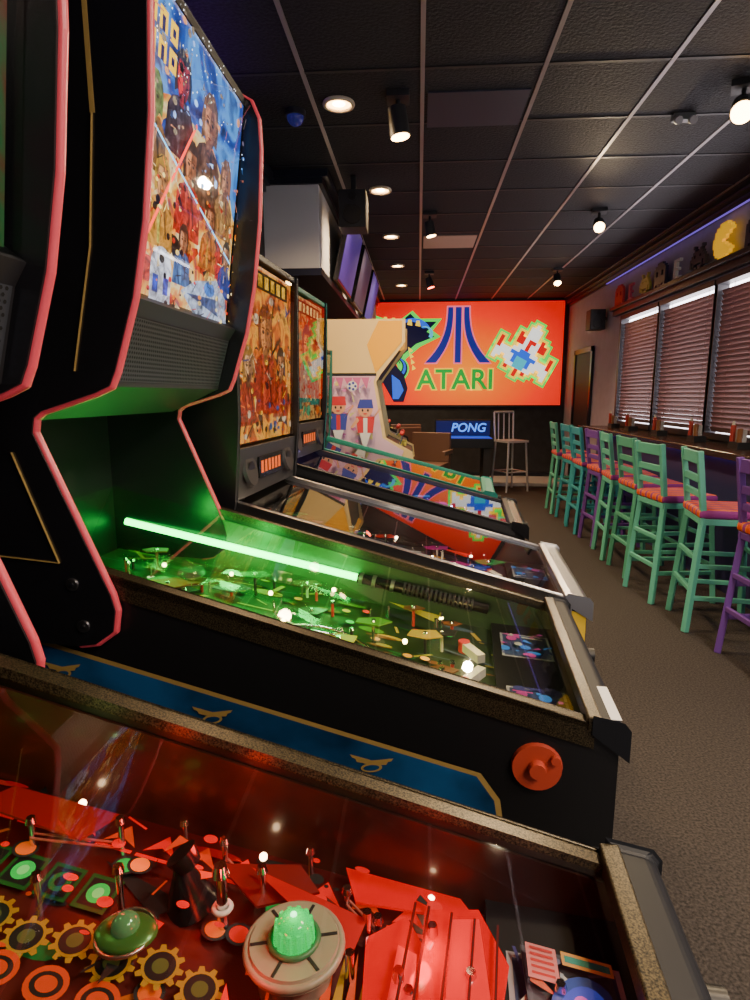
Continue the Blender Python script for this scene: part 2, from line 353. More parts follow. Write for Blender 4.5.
# ------------------------------------------------------------ pinball machines
def pinball(x0,y0,th,W=.61,zf=.90,L=1.3,style='curved',body=BLACK,rail=SPECK,lock=LOCKB,inner=None,pfbase=None,pal=None,seed=1,bgpal=None,bgbase=None,trim=REDM,lockw=.045,btn=None,panel=None,frontmat=None,custom=None,gi=(1,.75,.4),gipow=.6,SL=.25,topz=1.93,sgl=.98,bdx=0,yfar=.015,brot=0,nposts=90):
    e=empty('pinball_machine',(x0,y0,0),-math.radians(th))
    gz=lambda s:zf-.005+SL*s; pf=lambda s:zf-.10+.18*s
    zb=zf-.42
    inner=inner or DARK
    prof=[(0,zb),(0,zf-.01),(-L,zf-.01+SL*L),(-L,zb+.06)]
    m=MB(); m.prism(prof,0,.02,body); m.prism(prof,W-.02,W,body); m.box((-.02,.02,zb),(0,W-.02,zf-.012),frontmat or body)
    m.prism([(-.02,zb),(-.02,zb+.015),(-L,zb+.075),(-L,zb+.06)],.02,W-.02,body); m.box((-L,.02,zb+.06),(-L+.02,W-.02,zf+.28),body)
    m.obj('cabinet_body',e,bevel=.004)
    m=MB(); m.box((0,.2,zb+.08),(.008,.42,zb+.33),DARK); m.box((.008,.24,zb+.2),(.014,.28,zb+.27),P((.8,.3,.05))); m.box((.008,.34,zb+.2),(.014,.38,zb+.27),P((.8,.3,.05)))
    m.cyl((0,W-.07,zf-.1),(.05,W-.07,zf-.1),.008,.008,CHROME); m.cyl((.05,W-.07,zf-.1),(.07,W-.07,zf-.1),.018,.018,BLACK); m.obj('coin_door_and_plunger',e)
    if frontmat:
        m=MB(); m.prism([(0.002,zb),(0.002,zf-.03),(-.14,zf-.0),(-.10,zb)],-.004,-.0005,frontmat); m.obj('cabinet_side_graphic',e)
    m=MB()
    ip=[(-.025,zf-.02-.10),(-.025,zf-.012),(-L+.03,gz(L)-.02),(-L+.03,pf(L)-.02)]
    m.prism(ip,.0205,.024,inner); m.prism(ip,W-.024,W-.0205,inner)
    m.obj('inner_side_panels',e)
    m=MB()
    for ya,yb in ((-.004,.022),(W-.022,W+.004)):
        m.prism([(-.04,zf-.005+.01),(-.04,zf+.012),(-L*.98,gz(L*.98)+.017),(-L*.98,gz(L*.98))],ya,yb,rail)
    for ya,yb in ((-.004,-.0005),(W+.0005,W+.004)):
        m.prism([(-.04,zf-.03),(-.04,zf+.012),(-L*.98,gz(L*.98)+.012),(-L*.98,gz(L*.98)-.025)],ya,yb,rail)
    m.obj('side_rails',e,bevel=.002)
    m=MB(); lw=lockw
    m.prism([(.012,zf-.035),(.012,zf+.004),(.004,zf+.014),(-lw,zf+.018+lw*.1),(-lw,zf-.0)],-.008,W+.008,lock)
    m.obj('lockdown_bar',e,bevel=.008)
    m=MB(); m.box((-lw-.016,-.006,zf+.0),(-lw+.008,W+.006,zf+.026),rail); m.obj('lockdown_bar_inlay',e,bevel=.003)
    m=MB(); m.poly([(-.05,.02,gz(.05)),(-.05,W-.02,gz(.05)),(-L+.05,W-.02,gz(L-.05)),(-L+.05,.02,gz(L-.05))],GLASS); o=m.obj('playfield_glass',e)
    if o.data.polygons[0].normal.z<0: o.data.flip_normals()
    A=Art((-.03,.024,pf(.03)),(-(L-.08),0,.18*(L-.08)),(0,W-.048,0),.00004)
    if A.N.z<0: A.N=-A.N
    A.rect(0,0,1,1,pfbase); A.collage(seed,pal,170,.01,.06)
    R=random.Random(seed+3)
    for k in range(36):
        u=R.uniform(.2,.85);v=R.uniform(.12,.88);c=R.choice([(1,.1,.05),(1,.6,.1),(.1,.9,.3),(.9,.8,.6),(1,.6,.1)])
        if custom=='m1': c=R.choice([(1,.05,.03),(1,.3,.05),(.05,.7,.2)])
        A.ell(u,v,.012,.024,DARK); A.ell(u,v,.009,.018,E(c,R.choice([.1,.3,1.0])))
    A.obj('playfield_art',e)
    m=MB(); m.prism([(-.03,zf-.11),(-.03,zf-.055),(-.19,zf-.045),(-.19,zf-.10)],.024,W-.024,body); m.obj('apron',e)
    for (wc,cc) in ((.16,0),(W-.16,1)):
        A=Art((-.05,wc-.07,zf-.0528),(-.12,0,.008),(0,.14,0),.0003)
        if A.N.z<0: A.N=-A.N
        A.rect(0,0,1,1,P((.3,.3,.33))); A.rect(.05,.05,.95,.95,P((.04,.06,.14))); A.collage(seed+cc,[E((.5,.12,.3),.5),E((.1,.3,.6),.5),P((.5,.5,.45)),P((.05,.05,.2))],26,.05,.25); A.obj('instruction_card',e)
    R=random.Random(seed*7); m=MB()
    FL=P((.6,.58,.5)) if custom!='m1' else P((.25,.03,.02));RB=P((.6,.05,.05))
    for sg_,wc in ((1,W/2-.1),(-1,W/2+.1)):
        z=pf(.24)+.02; m.beam((-.26,wc,z),(-.22,wc+sg_*.07,z),.02,.02,FL); m.cyl((-.26,wc,z-.02),(-.26,wc,z+.012),.014,.014,RB)
    m.obj('flippers',e)
    m=MB()
    for sg_,wc in ((1,.12),(-1,W-.12)):
        z=pf(.38)+.035
        m.poly([(-.32,wc+.0*sg_,z),(-.46,wc-.03*sg_,z+.02),(-.33,wc+.05*sg_,z)],pal[0])
        for p in ((-.32,wc),(-.46,wc-.03*sg_),(-.33,wc+.05*sg_)): m.cyl((p[0],p[1],pf(-p[0])),(p[0],p[1],z+.01),.005,.005,CHROME,8)
    m.obj('slingshots',e)
    if custom!='m1':
        m=MB()
        for k in range(3):
            s=.85+.08*(k%2)+.05*k; wv=W*.3+.11*k; z=pf(s)
            m.cyl((-s,wv,z),(-s,wv,z+.04),.026,.022,pal[(k+1)%len(pal)]); m.cyl((-s,wv,z+.04),(-s,wv,z+.052),.036,.03,pal[k%len(pal)],20); m.torus((-s,wv,z+.02),.036,.003,CHROME,16,6)
        m.obj('pop_bumpers',e)
        m=MB()
        for k in range(nposts):
            s=R.uniform(.22,1.15);wv=R.uniform(.05,W-.07);z=pf(s); hh=R.uniform(.02,.06)
            m.cyl((-s,wv,z),(-s,wv,z+hh),.004,.004,R.choice([CHROME,FL,RB,DARK]),8); m.cyl((-s,wv,z+hh),(-s,wv,z+hh+.006),.007,.005,CHROME,6)
            if R.random()<.6:
                a_=R.uniform(0,3);q=R.uniform(.02,.05);mm=R.choice(pal+[CLEAR])
                top_=[(-s+q*math.cos(a_+d)*1.3,wv+q*math.sin(a_+d)*.8,z+hh+.001*k/20) for d in(0,1.2,2.4,3.4,4.9)]
                m.poly(top_,mm); 
                for i_ in range(5): j_=(i_+1)%5; m.poly([top_[i_],top_[j_],(top_[j_][0],top_[j_][1],top_[j_][2]-.003),(top_[i_][0],top_[i_][1],top_[i_][2]-.003)],mm)
        m.obj('posts_and_plastics',e)
        m=MB()
        for (s0,w0,s1,w1,kind) in ((.40,.06,1.12,.2,0),(.50,W-.16,1.12,W-.26,1),(.55,.26,1.1,.34,1),(.45,.2,.8,.12,0)):
            pts=[]
            for k in range(15):
                t=k/14; s=s0+(s1-s0)*t; wv=w0+(w1-w0)*t+(.04 if kind==0 else .02)*math.sin(t*math.pi*2); pts.append((-s,wv,pf(s)+.03+.04*math.sin(t*2.2)))
            if kind:
                for p,q in zip(pts[:-1],pts[1:]):
                    m.poly([p,q,(q[0],q[1]+.04,q[2]),(p[0],p[1]+.04,p[2])],CLEAR)
                    for d in (0,.04): m.poly([(p[0],p[1]+d,p[2]),(q[0],q[1]+d,q[2]),(q[0],q[1]+d,q[2]+.018),(p[0],p[1]+d,p[2]+.018)],CLEAR)
                for p in pts[::4]: m.cyl((p[0],p[1]+.02,p[2]-.03),(p[0],p[1]+.02,p[2]),.003,.003,CHROME,6)
            else:
                m.tube(pts,.0028,CHROME,6); m.tube([(p[0],p[1]+.028,p[2]) for p in pts],.0028,CHROME,6); m.tube([(p[0],p[1]+.014,p[2]-.014) for p in pts],.0028,CHROME,6)
                for p in pts[::3]: m.tube([p,(p[0],p[1]+.014,p[2]-.014),(p[0],p[1]+.028,p[2])],.002,CHROME,6)
        m.obj('ramps',e)
        m=MB()
        bulb=mat('bulb_%d'%seed,gi,.3,emis=30,ecol=gi)
        for k in range(13):
            s=.25+.07*k;wv=(.07,W-.12,W*.45,W*.65)[k%4]; m.sphere((-s,wv,pf(s)+.03+.01*(k%3)),.0058,bulb,n=10,h=6)
        m.obj('lamps',e)
        for s,wv in ((.25,W*.55),(.42,W*.35),(.62,W*.6),(.95,W*.35)): light('POINT','lamp_light',e,(-s,wv,gz(s)-.02),gipow,gi,.012)
    m=MB(); bc=btn or P((.5,.06,.03))
    for yy,d in ((0,-1),(W,1)):
        m.cyl((-.13,yy,zf-.075),(-.13,yy+d*.008,zf-.075),.044 if style=='curved' else .025,.042 if style=='curved' else .023,bc,28)
        m.cyl((-.13,yy+d*.008,zf-.075),(-.13,yy+d*.02,zf-.075),.016,.014,bc,20)
        if style=='curved': m.cyl((-.10,yy+d*.008,zf-.055),(-.10,yy+d*.016,zf-.055),.009,.008,bc,16)
    m.obj('flipper_buttons',e,bevel=.002)
    m=MB()
    for lx in (-.03,-L+.03):
        for yy,d in ((0,-1),(W,1)):
            zt=zb+.2 if lx>-.5 else zb+.3; s_=.03 if lx>-.5 else -.03
            m.beam((lx+s_*.1,yy+d*.006,zt),(lx+s_*1.6,yy+d*.03,.03),.045,.012,DARK)
            m.cyl((lx+s_*1.6,yy+d*.03,0),(lx+s_*1.6,yy+d*.03,.04),.02,.008,CHROME)
    m.obj('legs',e)
    if panel:
        A=Art((0,-.0025,0),(1,0,0),(0,0,1),.0006)
        top=lambda s:zf-.15+.232*s
        A.N=Vector((0,-1,0))
        A.poly([(-.19,top(.19)-.04),(-.225,top(.225)),(-1.25,top(1.25)),(-1.25,zb+.08),(-.15,zb+.02)],GOLD)
        A.poly([(-.20,top(.19)-.043),(-.232,top(.235)-.009),(-1.24,top(1.24)-.009),(-1.24,zb+.09),(-.16,zb+.03)],panel)
        for s in (.42,.72,1.02):
            z=top(s)-.045
            for f_ in (-1,1):
                A.poly([(-s,z+.006),(-s+f_*.04,z+.014),(-s+f_*.036,z+.008),(-s+f_*.03,z+.006),(-s+f_*.027,z),(-s+f_*.018,z-.001),(-s,z-.004)],GOLD)
            A.ell(-s,z-.008,.02,.009,GOLD,.2);A.ell(-s,z-.008,.015,.0055,panel,.2)
        A.obj('side_artwork',e)
    # ---------------- backbox
    pv=Vector((-.85,0,0)); Rm=Matrix.Rotation(math.radians(brot),3,'Z'); off=pv-Rm@pv
    bb=empty('backbox',(bdx+off.x,off.y,0),math.radians(brot),e)
    m=MB()
    if style=='curved':
        ya,yb=-.02,W+yfar
        pr=[(-.90,1.463),(-.872,1.475),(-.86,1.50),(-.82,1.62),(-.795,1.74),(-.775,1.9),(-.765,2.07),(-.768,2.14),(-.785,2.18),(-.82,2.20),(-1.12,2.2),(-1.16,1.9),(-1.2,1.5),(-1.32,1.3),(-1.32,1.02),(-.97,1.0),(-.935,1.005),(-.90,1.03),(-.893,1.07),(-.90,1.10),(-1.02,1.395),(-1.015,1.42),(-1.0,1.432)]
        for y1,y2 in ((ya,ya+.022),(yb-.022,yb)): m.prism(pr,y1,y2,BLKG,BLACK)
        if yfar>.05: m.box((-1.3,W,1.02),(-1.0,yb,1.3),BLACK)
        m.obj('backbox_sides',bb)
        m=MB()
        def stripe(ids):
            for y1 in (ya-.002,yb-.024):
                for i in ids:
                    a1=Vector((pr[i][0],pr[i][1]));a2=Vector((pr[(i+1)%len(pr)][0],pr[(i+1)%len(pr)][1])); 
                    m.cyl((a1.x,y1+.013,a1.y),(a2.x,y1+.013,a2.y),.0075,.0075,trim,10)
                    m.sphere((a2.x,y1+.013,a2.y),.0075,trim,n=10,h=6)
        stripe(list(range(0,10))+list(range(15,23)))
        m.obj('backbox_trim',bb)
        m=MB()
        for p in ((-.955,1.04),(-.97,1.12)):
            m.cyl((p[0],ya-.004,p[1]),(p[0],ya,p[1]),.011,.012,STEEL,20)
            m.cyl((p[0],ya-.006,p[1]),(p[0],ya,p[1]),.005,.005,BLKG,6)
        def line(pts,w_=.004):
            for p,q in zip(pts[:-1],pts[1:]): m.beam((p[0],ya-.0005,p[1]),(q[0],ya-.0005,q[1]),w_*2,.001,GOLD)
        line([(-.865,2.15),(-.865,1.9),(-.885,1.7),(-.93,1.5)]); line([(-1.06,1.36),(-.99,1.16),(-1.10,1.17),(-1.3,1.2)])
        m.obj('side_bolts_and_pinstripes',bb)
        m=MB(); m.box((-1.12,ya+.022,2.17),(-.80,yb-.022,2.19),BLACK)
        m.prism([(-1.19,1.5),(-1.14,1.9),(-1.11,2.18),(-1.13,2.18),(-1.17,1.9),(-1.21,1.5)],ya+.022,yb-.022,BLACK)
        m.prism([(-1.22,1.02),(-1.22,1.5),(-1.25,1.5),(-1.25,1.02)],ya+.022,yb-.022,BLACK)
        m.prism([(-.865,1.60),(-.845,1.63),(-.885,1.66),(-1.1,1.6),(-1.1,1.45),(-1.03,1.415),(-.90,1.475)],ya+.022,yb-.022,DARK)
        m.obj('backbox_shell',bb)
        g0=(-.872,1.625);g1=(-.80,2.165)
        A=Art((-.897,ya+.03,1.485),(0,yb-ya-.06,0),(.034,0,.115),.001); 
        if A.N.x<0: A.N=-A.N
        A.rect(0,0,1,1,mat('speaker_grille',(.13,.14,.16),.3,.7))
        dm=mat('grille_holes',(.004,.004,.004),.8)
        for i in range(64):
            for j in range(14):
                uu=(i+.5+.5*(j%2))/65; vv=(j+.5)/14; A.k=2; du=.0048;dv=.025
                A.mb.poly([A.pt(uu+du*math.cos(t),vv+dv*math.sin(t)) for t in (0,1.05,2.1,3.14,4.19,5.24)],dm)
        A.obj('speaker_panel',bb)
    else:
        ya,yb=-.03,W+.03; zb1=zf+.27
        pr=[(-sgl,zb1),(-sgl+.02,zb1+.25),(-sgl+.025,topz),(-1.24,topz),(-1.28,zb1),(-1.28,zf+.1),(-sgl-.04,zf+.1)]
        sm=trim
        for y1,y2 in ((ya,ya+.022),(yb-.022,yb)): m.prism(pr,y1,y2,body,sm)
        m.box((-1.24,ya,topz-.02),(-sgl+.02,yb,topz),sm); m.box((-1.26,ya+.02,zb1-.1),(-1.23,yb-.02,topz-.01),body)
        m.prism([(-sgl-.005,zb1),(-sgl+.008,zb1+.16),(-sgl-.1,zb1+.16),(-sgl-.1,zb1)],ya+.02,yb-.02,DARK)
        m.obj('backbox_shell',bb,bevel=.003)
        m=MB()
        for yy in (.1,W-.1):
            m.cyl((-sgl+.002,yy,zb1+.085),(-sgl+.012,yy,zb1+.087),.055,.05,DARK,24); m.cyl((-sgl+.012,yy,zb1+.085),(-sgl+.008,yy,zb1+.085),.03,.02,BLACK,20)
        m.box((-sgl+.001,W/2-.13,zb1+.05),(-sgl+.01,W/2+.13,zb1+.12),BLKG)
        for k in range(6): m.box((-sgl+.0101,W/2-.11+k*.037,zb1+.065),(-sgl+.0105,W/2-.085+k*.037,zb1+.105),E((.9,.25,.03),.5))
        m.obj('speaker_panel',bb)
        g0=(-sgl-.01,zb1+.17);g1=(-sgl+.005,topz-.03)
    A=Art((g0[0],yb-.03,g0[1]),(0,-(yb-ya-.06),0),(g1[0]-g0[0],0,g1[1]-g0[1]),.00004)
    if A.N.x<0: A.N=-A.N
    A.rect(0,0,1,1,bgbase)
    if custom=='m2':
        B=lambda c,s=1.0:EN(c,s*1.25)
        A.poly([(0,.50),(.3,.70),(.7,.72),(1,.62),(1,1),(0,1)],artbg('bg_sky',[(.001,.004,.04),(.005,.06,.4),(.08,.35,.9),(.005,.03,.2)],8,1.4))
        A.collage(4,[B((.9,.35,.05),1.3),B((.95,.65,.2),1.5),B((.7,.08,.02)),B((.05,.15,.5),1.0),B((.03,.02,.02),.5)],70,.02,.10,(.02,.02,.98,.65))
        A.head(.36,.76,.085,(.85,.42,.22),(.25,.14,.06),(.16,.08,.04),1.3)
        A.head(.62,.80,.07,(.85,.05,.03),(.03,.02,.02),(.03,.02,.03),1.6,maul=True)
        A.head(.16,.62,.065,(.85,.45,.25),(.35,.2,.08),(.5,.3,.12),1.2)
        A.head(.82,.66,.06,(.5,.6,.25),(.3,.4,.15),(.35,.2,.08),1.2)
        A.head(.52,.55,.07,(.9,.4,.2),(.06,.03,.02),(.65,.06,.02),1.3)
        A.head(.30,.42,.055,(.85,.38,.2),(.15,.05,.02),(.75,.3,.05),1.3)
        A.head(.74,.43,.06,(.9,.5,.25),(.75,.5,.1),(.8,.45,.1),1.3)
        A.head(.10,.32,.05,(.7,.4,.25),(.03,.03,.03),(.05,.1,.35),1.2)
        A.head(.55,.28,.045,(.85,.42,.24),(.05,.03,.02),(.1,.25,.5),1.2)
        A.poly([(.05,.3),(.9,.60),(.9,.608),(.05,.308)],E((.3,.7,1),3)); A.poly([(.85,.2),(.5,.70),(.508,.71),(.86,.21)],E((1,.15,.1),3))
        for r_ in (.86,.775):
            for k,uu in enumerate((.70,.775,.85,.925)):
                A.rect(uu,r_,uu+.055,r_+.065,E((1,.7,.05),1.6)); A.rect(uu+.016,r_+(.0 if k%2 else .02),uu+.038,r_+.045,E((.01,.03,.2),.4))
        A.poly([(.04,.03),(.40,.02),(.55,.10),(.42,.16),(.20,.20),(.08,.14)],B((.55,.62,.75),1.2)); A.poly([(.15,.05),(.5,.1),(.2,.12)],B((.1,.15,.3),1)); A.ell(.27,.15,.06,.03,B((.1,.3,.7),1.3))
        A.rect(.64,.03,.80,.14,B((.7,.72,.8),1.3)); A.ell(.72,.15,.08,.07,B((.7,.72,.8),1.4)); A.rect(.66,.06,.70,.12,B((.05,.15,.7),1.2)); A.rect(.74,.06,.78,.12,B((.05,.15,.7),1.2)); A.ell(.72,.18,.02,.015,DARK)
        A.collage(6,[B((1,.75,.3),2),B((.9,.75,.5),1.6),B((.8,.06,.02),1.2),B((.02,.02,.05),.3),B((1,.4,.04),1.8),B((.02,.02,.05),.3)],190,.006,.028,(0.02,.02,.98,.52))
        A.collage(7,[B((.2,.5,1),1.6),B((.02,.05,.2),.6),B((.8,.3,.1),1),B((.01,.01,.04),.4)],110,.006,.03,(0.02,.5,.98,.98))
        R=random.Random(2)
        for k in range(50):
            u=R.uniform(.02,.98);v=R.uniform(.75,.99); A.ell(u,v,.003,.003,E((.9,.95,1),2.5),n=6)
        A.obj('backglass_art',bb)
    else:
        if custom!='m1':
            A.collage(seed+50,bgpal,60,.02,.12,(.02,.02,.98,.98))
            A.head(.5,.62,.13,(.85,.4,.15),bgpal_h[seed][0],bgpal_h[seed][1],1.1); A.head(.22,.45,.09,(.8,.4,.2),(.05,.03,.02),bgpal_h[seed][1]); A.head(.78,.42,.09,(.85,.5,.25),(.5,.3,.06),bgpal_h[seed][1])
            A.rect(.1,.87,.9,.97,DARK)
            for k in range(7): A.rect(.14+k*.105,.885,.205+k*.105,.955,bgpal[1])
            A.collage(seed+51,bgpal,110,.01,.045,(.02,.02,.98,.5)); A.collage(seed+52,bgpal,40,.01,.03,(.02,.5,.98,.86))
        A.obj('backglass_art',bb)
    m=MB(); m.poly([(g0[0]+.018,ya+.024,g0[1]),(g0[0]+.018,yb-.024,g0[1]),(g1[0]+.018,yb-.024,g1[1]),(g1[0]+.018,ya+.024,g1[1])],GLASS); o=m.obj('backglass_pane',bb)
    if o.data.polygons[0].normal.x<0: o.data.flip_normals()
    return e,gz,pf
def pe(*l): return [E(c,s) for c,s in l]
def pn(*l): return [EN(c,s) for c,s in l]
bgpal_h={31:((.25,.08,.02),(.5,.08,.02)),41:((.05,.05,.05),(.04,.2,.15)),51:((.2,.1,.02),(.3,.05,.02))}
# M1 nearest
DKR=mat('m1_inner_brown',(.06,.02,.012),.28,coat=.5,noise=.6,nscale=5)
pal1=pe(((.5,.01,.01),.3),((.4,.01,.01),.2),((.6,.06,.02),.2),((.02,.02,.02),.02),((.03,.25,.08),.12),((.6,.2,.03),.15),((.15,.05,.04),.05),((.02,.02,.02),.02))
bg1=artbg('m1_backglass_bg',[(.02,.02,.03),(.25,.02,.01),(.03,.2,.05),(.3,.12,.02)],6,.4)
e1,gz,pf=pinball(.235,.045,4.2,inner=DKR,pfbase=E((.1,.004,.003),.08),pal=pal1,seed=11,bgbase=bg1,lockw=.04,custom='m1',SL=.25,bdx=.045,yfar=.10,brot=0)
def m1():
    m=MB(); s,wv=.385,.435; z=pf(s)
    m.cyl((-s,wv,z),(-s,wv,z+.045),.036,.04,P((.25,.23,.18)),28); CAP=mat('bumper_cap',(.30,.29,.21),.35)
    m.cyl((-s,wv,z+.045),(-s,wv,z+.056),.049,.044,CAP,32); m.torus((-s,wv,z+.05),.047,.004,CAP,32,8)
    for k in range(6):
        t=k*math.pi/3+.3; m.beam((-s+.026*math.cos(t),wv+.026*math.sin(t),z+.0565),(-s+.043*math.cos(t),wv+.043*math.sin(t),z+.0565),.003,.001,DARK)
    m.torus((-s,wv,z+.058),.024,.003,P((.05,.2,.08)),24,6)
    G=mat('green_jewel',(.0,.5,.12),.15,emis=.7,ecol=(.0,.8,.12))
    for k in range(12):
        t=k*math.pi/6; m.beam((-s+.0195*math.cos(t),wv+.0195*math.sin(t),z+.056),(-s+.017*math.cos(t),wv+.017*math.sin(t),z+.076),.004,.004,G)
    m.cyl((-s,wv,z+.056),(-s,wv,z+.072),.019,.018,G,16); m.sphere((-s,wv,z+.072),.018,G,sc_=(1,1,.7),n=12,h=5,lat0=0)
    m.sphere((-s,wv,z+.083),.004,E((.5,1,.6),4),n=8,h=4)
    m.obj('jewel_bumper',e1)
    light('POINT','jewel_light',e1,(-s,wv,z+.095),.025,(.1,1,.2),.01)
    m=MB(); s,wv=.55,.41; z=pf(s)+.035; SG=mat('saucer_green',(.06,.2,.04),.3,.3)
    m.sphere((-s,wv,z),.032,SG,sc_=(1,.75,.25),n=24); m.sphere((-s,wv,z+.008),.014,mat('saucer_dome',(.1,.3,.12),.1,.2,emis=.1),sc_=(1,1,.9)); m.torus((-s,wv,z),.028,.002,STEEL,24,6); m.cyl((-s,wv,z-.035),(-s,wv,z),.006,.006,CHROME)
    m.obj('toy_saucer',e1)
    m=MB(); s,wv=.52,.49; z=pf(s)
    m.cyl((-s,wv,z),(-s-.01,wv,z+.05),.03,.008,BLKG,24); m.cyl((-s,wv,z+.05),(-s-.01,wv,z+.065),.014,.018,BLKG,16)
    s=.475; wv=.47; m.cyl((-s,wv,pf(s)),(-s,wv,pf(s)+.07),.006,.006,CHROME,12); m.cyl((-s,wv,pf(s)+.07),(-s,wv,pf(s)+.082),.01,.007,CHROME,6); m.torus((-s,wv,pf(s)+.03),.009,.003,P((.7,.7,.65)),16,6)
    R=random.Random(8)
    for (s,wv) in ((.31,.50),(.44,.50),(.20,.52),(.62,.52),(.35,.53),(.72,.50),(.58,.45),(.27,.43),(.12,.47),(.66,.43),(.50,.54),(.40,.56),(.56,.56)):
        h_=R.uniform(.03,.06); m.cyl((-s,wv,pf(s)),(-s,wv,pf(s)+h_),.0035,.0035,CHROME,10); m.cyl((-s,wv,pf(s)+h_),(-s,wv,pf(s)+h_+.007),.007,.005,CHROME,6)
    for a_,b_ in (((.31,.50),(.35,.53)),((.44,.50),(.50,.54)),((.62,.52),(.72,.50))):
        for d in (-.004,.004): m.cyl((-a_[0],a_[1]+d,pf(a_[0])+.02),(-b_[0],b_[1]+d,pf(b_[0])+.02),.0015,.0015,P((.35,.1,.08)),8)
    m.obj('metal_posts_and_cone',e1)
    A=Art((0,0,.802),(-1,0,.18),(0,1,0),.0002)
    if A.N.z<0: A.N=-A.N
    A.k=12
    O=E((.7,.14,.02),.25);BK=E((.01,.01,.01),.02);GG=E((.03,.6,.15),.5);YY=E((.5,.35,.05),.15);RR=E((.7,.01,.01),.5)
    for k in range(7):
        s=.60+k*.045; A.rect(s,.445,s+.038,.49,E((.02,.12,.03),.1)); A.rect(s+.004,.45,s+.034,.485,BK); A.ell(s+.019,.4675,.012,.013,GG if k%2==0 else E((.02,.2,.06),.15)); A.ell(s+.019,.4675,.006,.007,E((.3,.8,.3),.5) if k%2==0 else BK)
    for k in range(9):
        s=.47+k*.045; wv=.405+.01*(k%2)
        for j in range(10):
            t=j*.628; A.k=55; A.mb.poly([A.pt(s+.018*math.cos(t+d)*f,wv-.01+.018*math.sin(t+d)*f) for d,f in ((-.2,1),(-.1,1.3),(.1,1.3),(.2,1))],YY)
        A.k=56;A.ell(s,wv-.01,.018,.018,YY); A.ell(s,wv-.01,.015,.015,BK); A.ell(s,wv-.01,.008,.008,E((.12,.15,.05),.1))
    for k in range(12):
        s=.26+k*.05; A.poly([(s,.525),(s+.02,.555),(s+.04,.525),(s+.02,.535)],O if k%2 else RR); A.rect(s,.515,s+.045,.52,RR)
    for k in range(5): A.ell(.50+k*.05,.355,.02,.018,O); A.ell(.50+k*.05,.355,.015,.012,BK); A.ell(.50+k*.05,.355,.010,.008,O)
    for k in range(8): A.poly([(.30+k*.012,.41),(.306+k*.012,.47),(.31+k*.012,.41)],YY if k%2 else O)
    A.collage(77,[O,BK,RR,RR,BK],60,.004,.016,(.24,.36,.85,.57))
    A.obj('playfield_inserts',e1)
    RP=mat('red_plastic_glow',(.35,.004,.003),.12,emis=.5,ecol=(.85,.003,.006),coat=.5)  # emission in both red plastics adds the red glow of lit parts
    RP2=mat('red_plastic_bright_glow',(.4,.02,.015),.12,emis=.7,ecol=(1,.012,.02),coat=.5)
    m=MB()
    def pl(pts,h,mm,th_=.003):
        i=[(-s,wv,pf(s)+h) for s,wv in pts]; j=[(-s,wv,pf(s)+h+th_) for s,wv in pts]
        m.poly(i[::-1],mm); m.poly(j,mm)
        for k in range(len(i)): l=(k+1)%len(i); m.poly([i[k],i[l],j[l],j[k]],mm)
    pl([(.31,.38),(.32,.48),(.28,.52),(.24,.46),(.25,.38)],.03,RP); pl([(.26,.38),(.26,.52),(.20,.54),(.17,.48),(.19,.38)],.045,RP); pl([(.235,.40),(.23,.51),(.20,.52),(.19,.42)],.052,RP2)
    pl([(.29,.40),(.285,.475),(.265,.47),(.262,.39)],.038,RP2)
    DR=E((.1,.0,.0),.1)
    for s in (.19,.215,.24,.265,.28): m.beam((-s,.39,pf(s)+.056),(-s+.01,.515,pf(s)+.056),.0025,.003,DR)
    for s,wv in ((.21,.45),(.25,.49),(.28,.43)): m.cyl((-s,wv,pf(s)+.05),(-s,wv,pf(s)+.062),.006,.005,CHROME,6)
    pl([(.44,.48),(.50,.52),(.41,.55),(.38,.52)],.03,E((.2,.01,.01),.2)); pl([(.66,.50),(.80,.51),(.78,.55),(.64,.55)],.03,E((.3,.02,.01),.2)); pl([(.34,.53),(.2,.55),(.22,.575),(.36,.575)],.02,RP)
    pl([(.15,.39),(.155,.52),(.06,.52),(.06,.39)],.035,P((.06,.07,.09)))
    m.obj('raised_plastics',e1)
    A=Art((0,0,.802+.039),(-1,0,.18),(0,1,0),.0002)
    if A.N.z<0:A.N=-A.N
    A.collage(5,[P((.3,.35,.4)),P((.1,.12,.2)),P((.4,.1,.05)),P((.03,.03,.04))],30,.004,.02,(.062,.39,.15,.51))
    A.ell(.10,.45,.032,.045,P((.02,.06,.3)),.5); A.ell(.10,.45,.023,.034,E((.1,.15,.6),.35),.5); A.ell(.10,.45,.012,.02,E((.6,.2,.6),.4)); A.ell(.103,.453,.005,.008,DARK)
    A.rect(.12,.475,.152,.515,P((.5,.2,.2))); 
    for k in range(5): A.rect(.124,.48+k*.007,.148,.483+k*.007,P((.4,.03,.03)))
    A.rect(.062,.498,.115,.514,P((.5,.3,.08))); A.rect(.065,.502,.112,.510,P((.03,.25,.2)))
    A.obj('mode_card',e1)
    m=MB(); WB=E((1,.75,.5),22)
    for (s,wv) in ((.255,.565),(.46,.56),(.14,.565),(.70,.565)): m.sphere((-s,wv,pf(s)+.02),.005,WB,n=10,h=6)
    m.obj('lamps',e1)
    for (s,wv,p,c) in ((.25,.47,.22,(1,.02,.02)),(.42,.37,.14,(1,.03,.02)),(.62,.48,.2,(1,.04,.02)),(.12,.45,.07,(1,.25,.2)),(.75,.44,.09,(.5,1,.3)),(.50,.50,.16,(1,.03,.02))):
        light('POINT','gi_light',e1,(-s,wv,pf(s)+.075),p,c,.01)
m1()
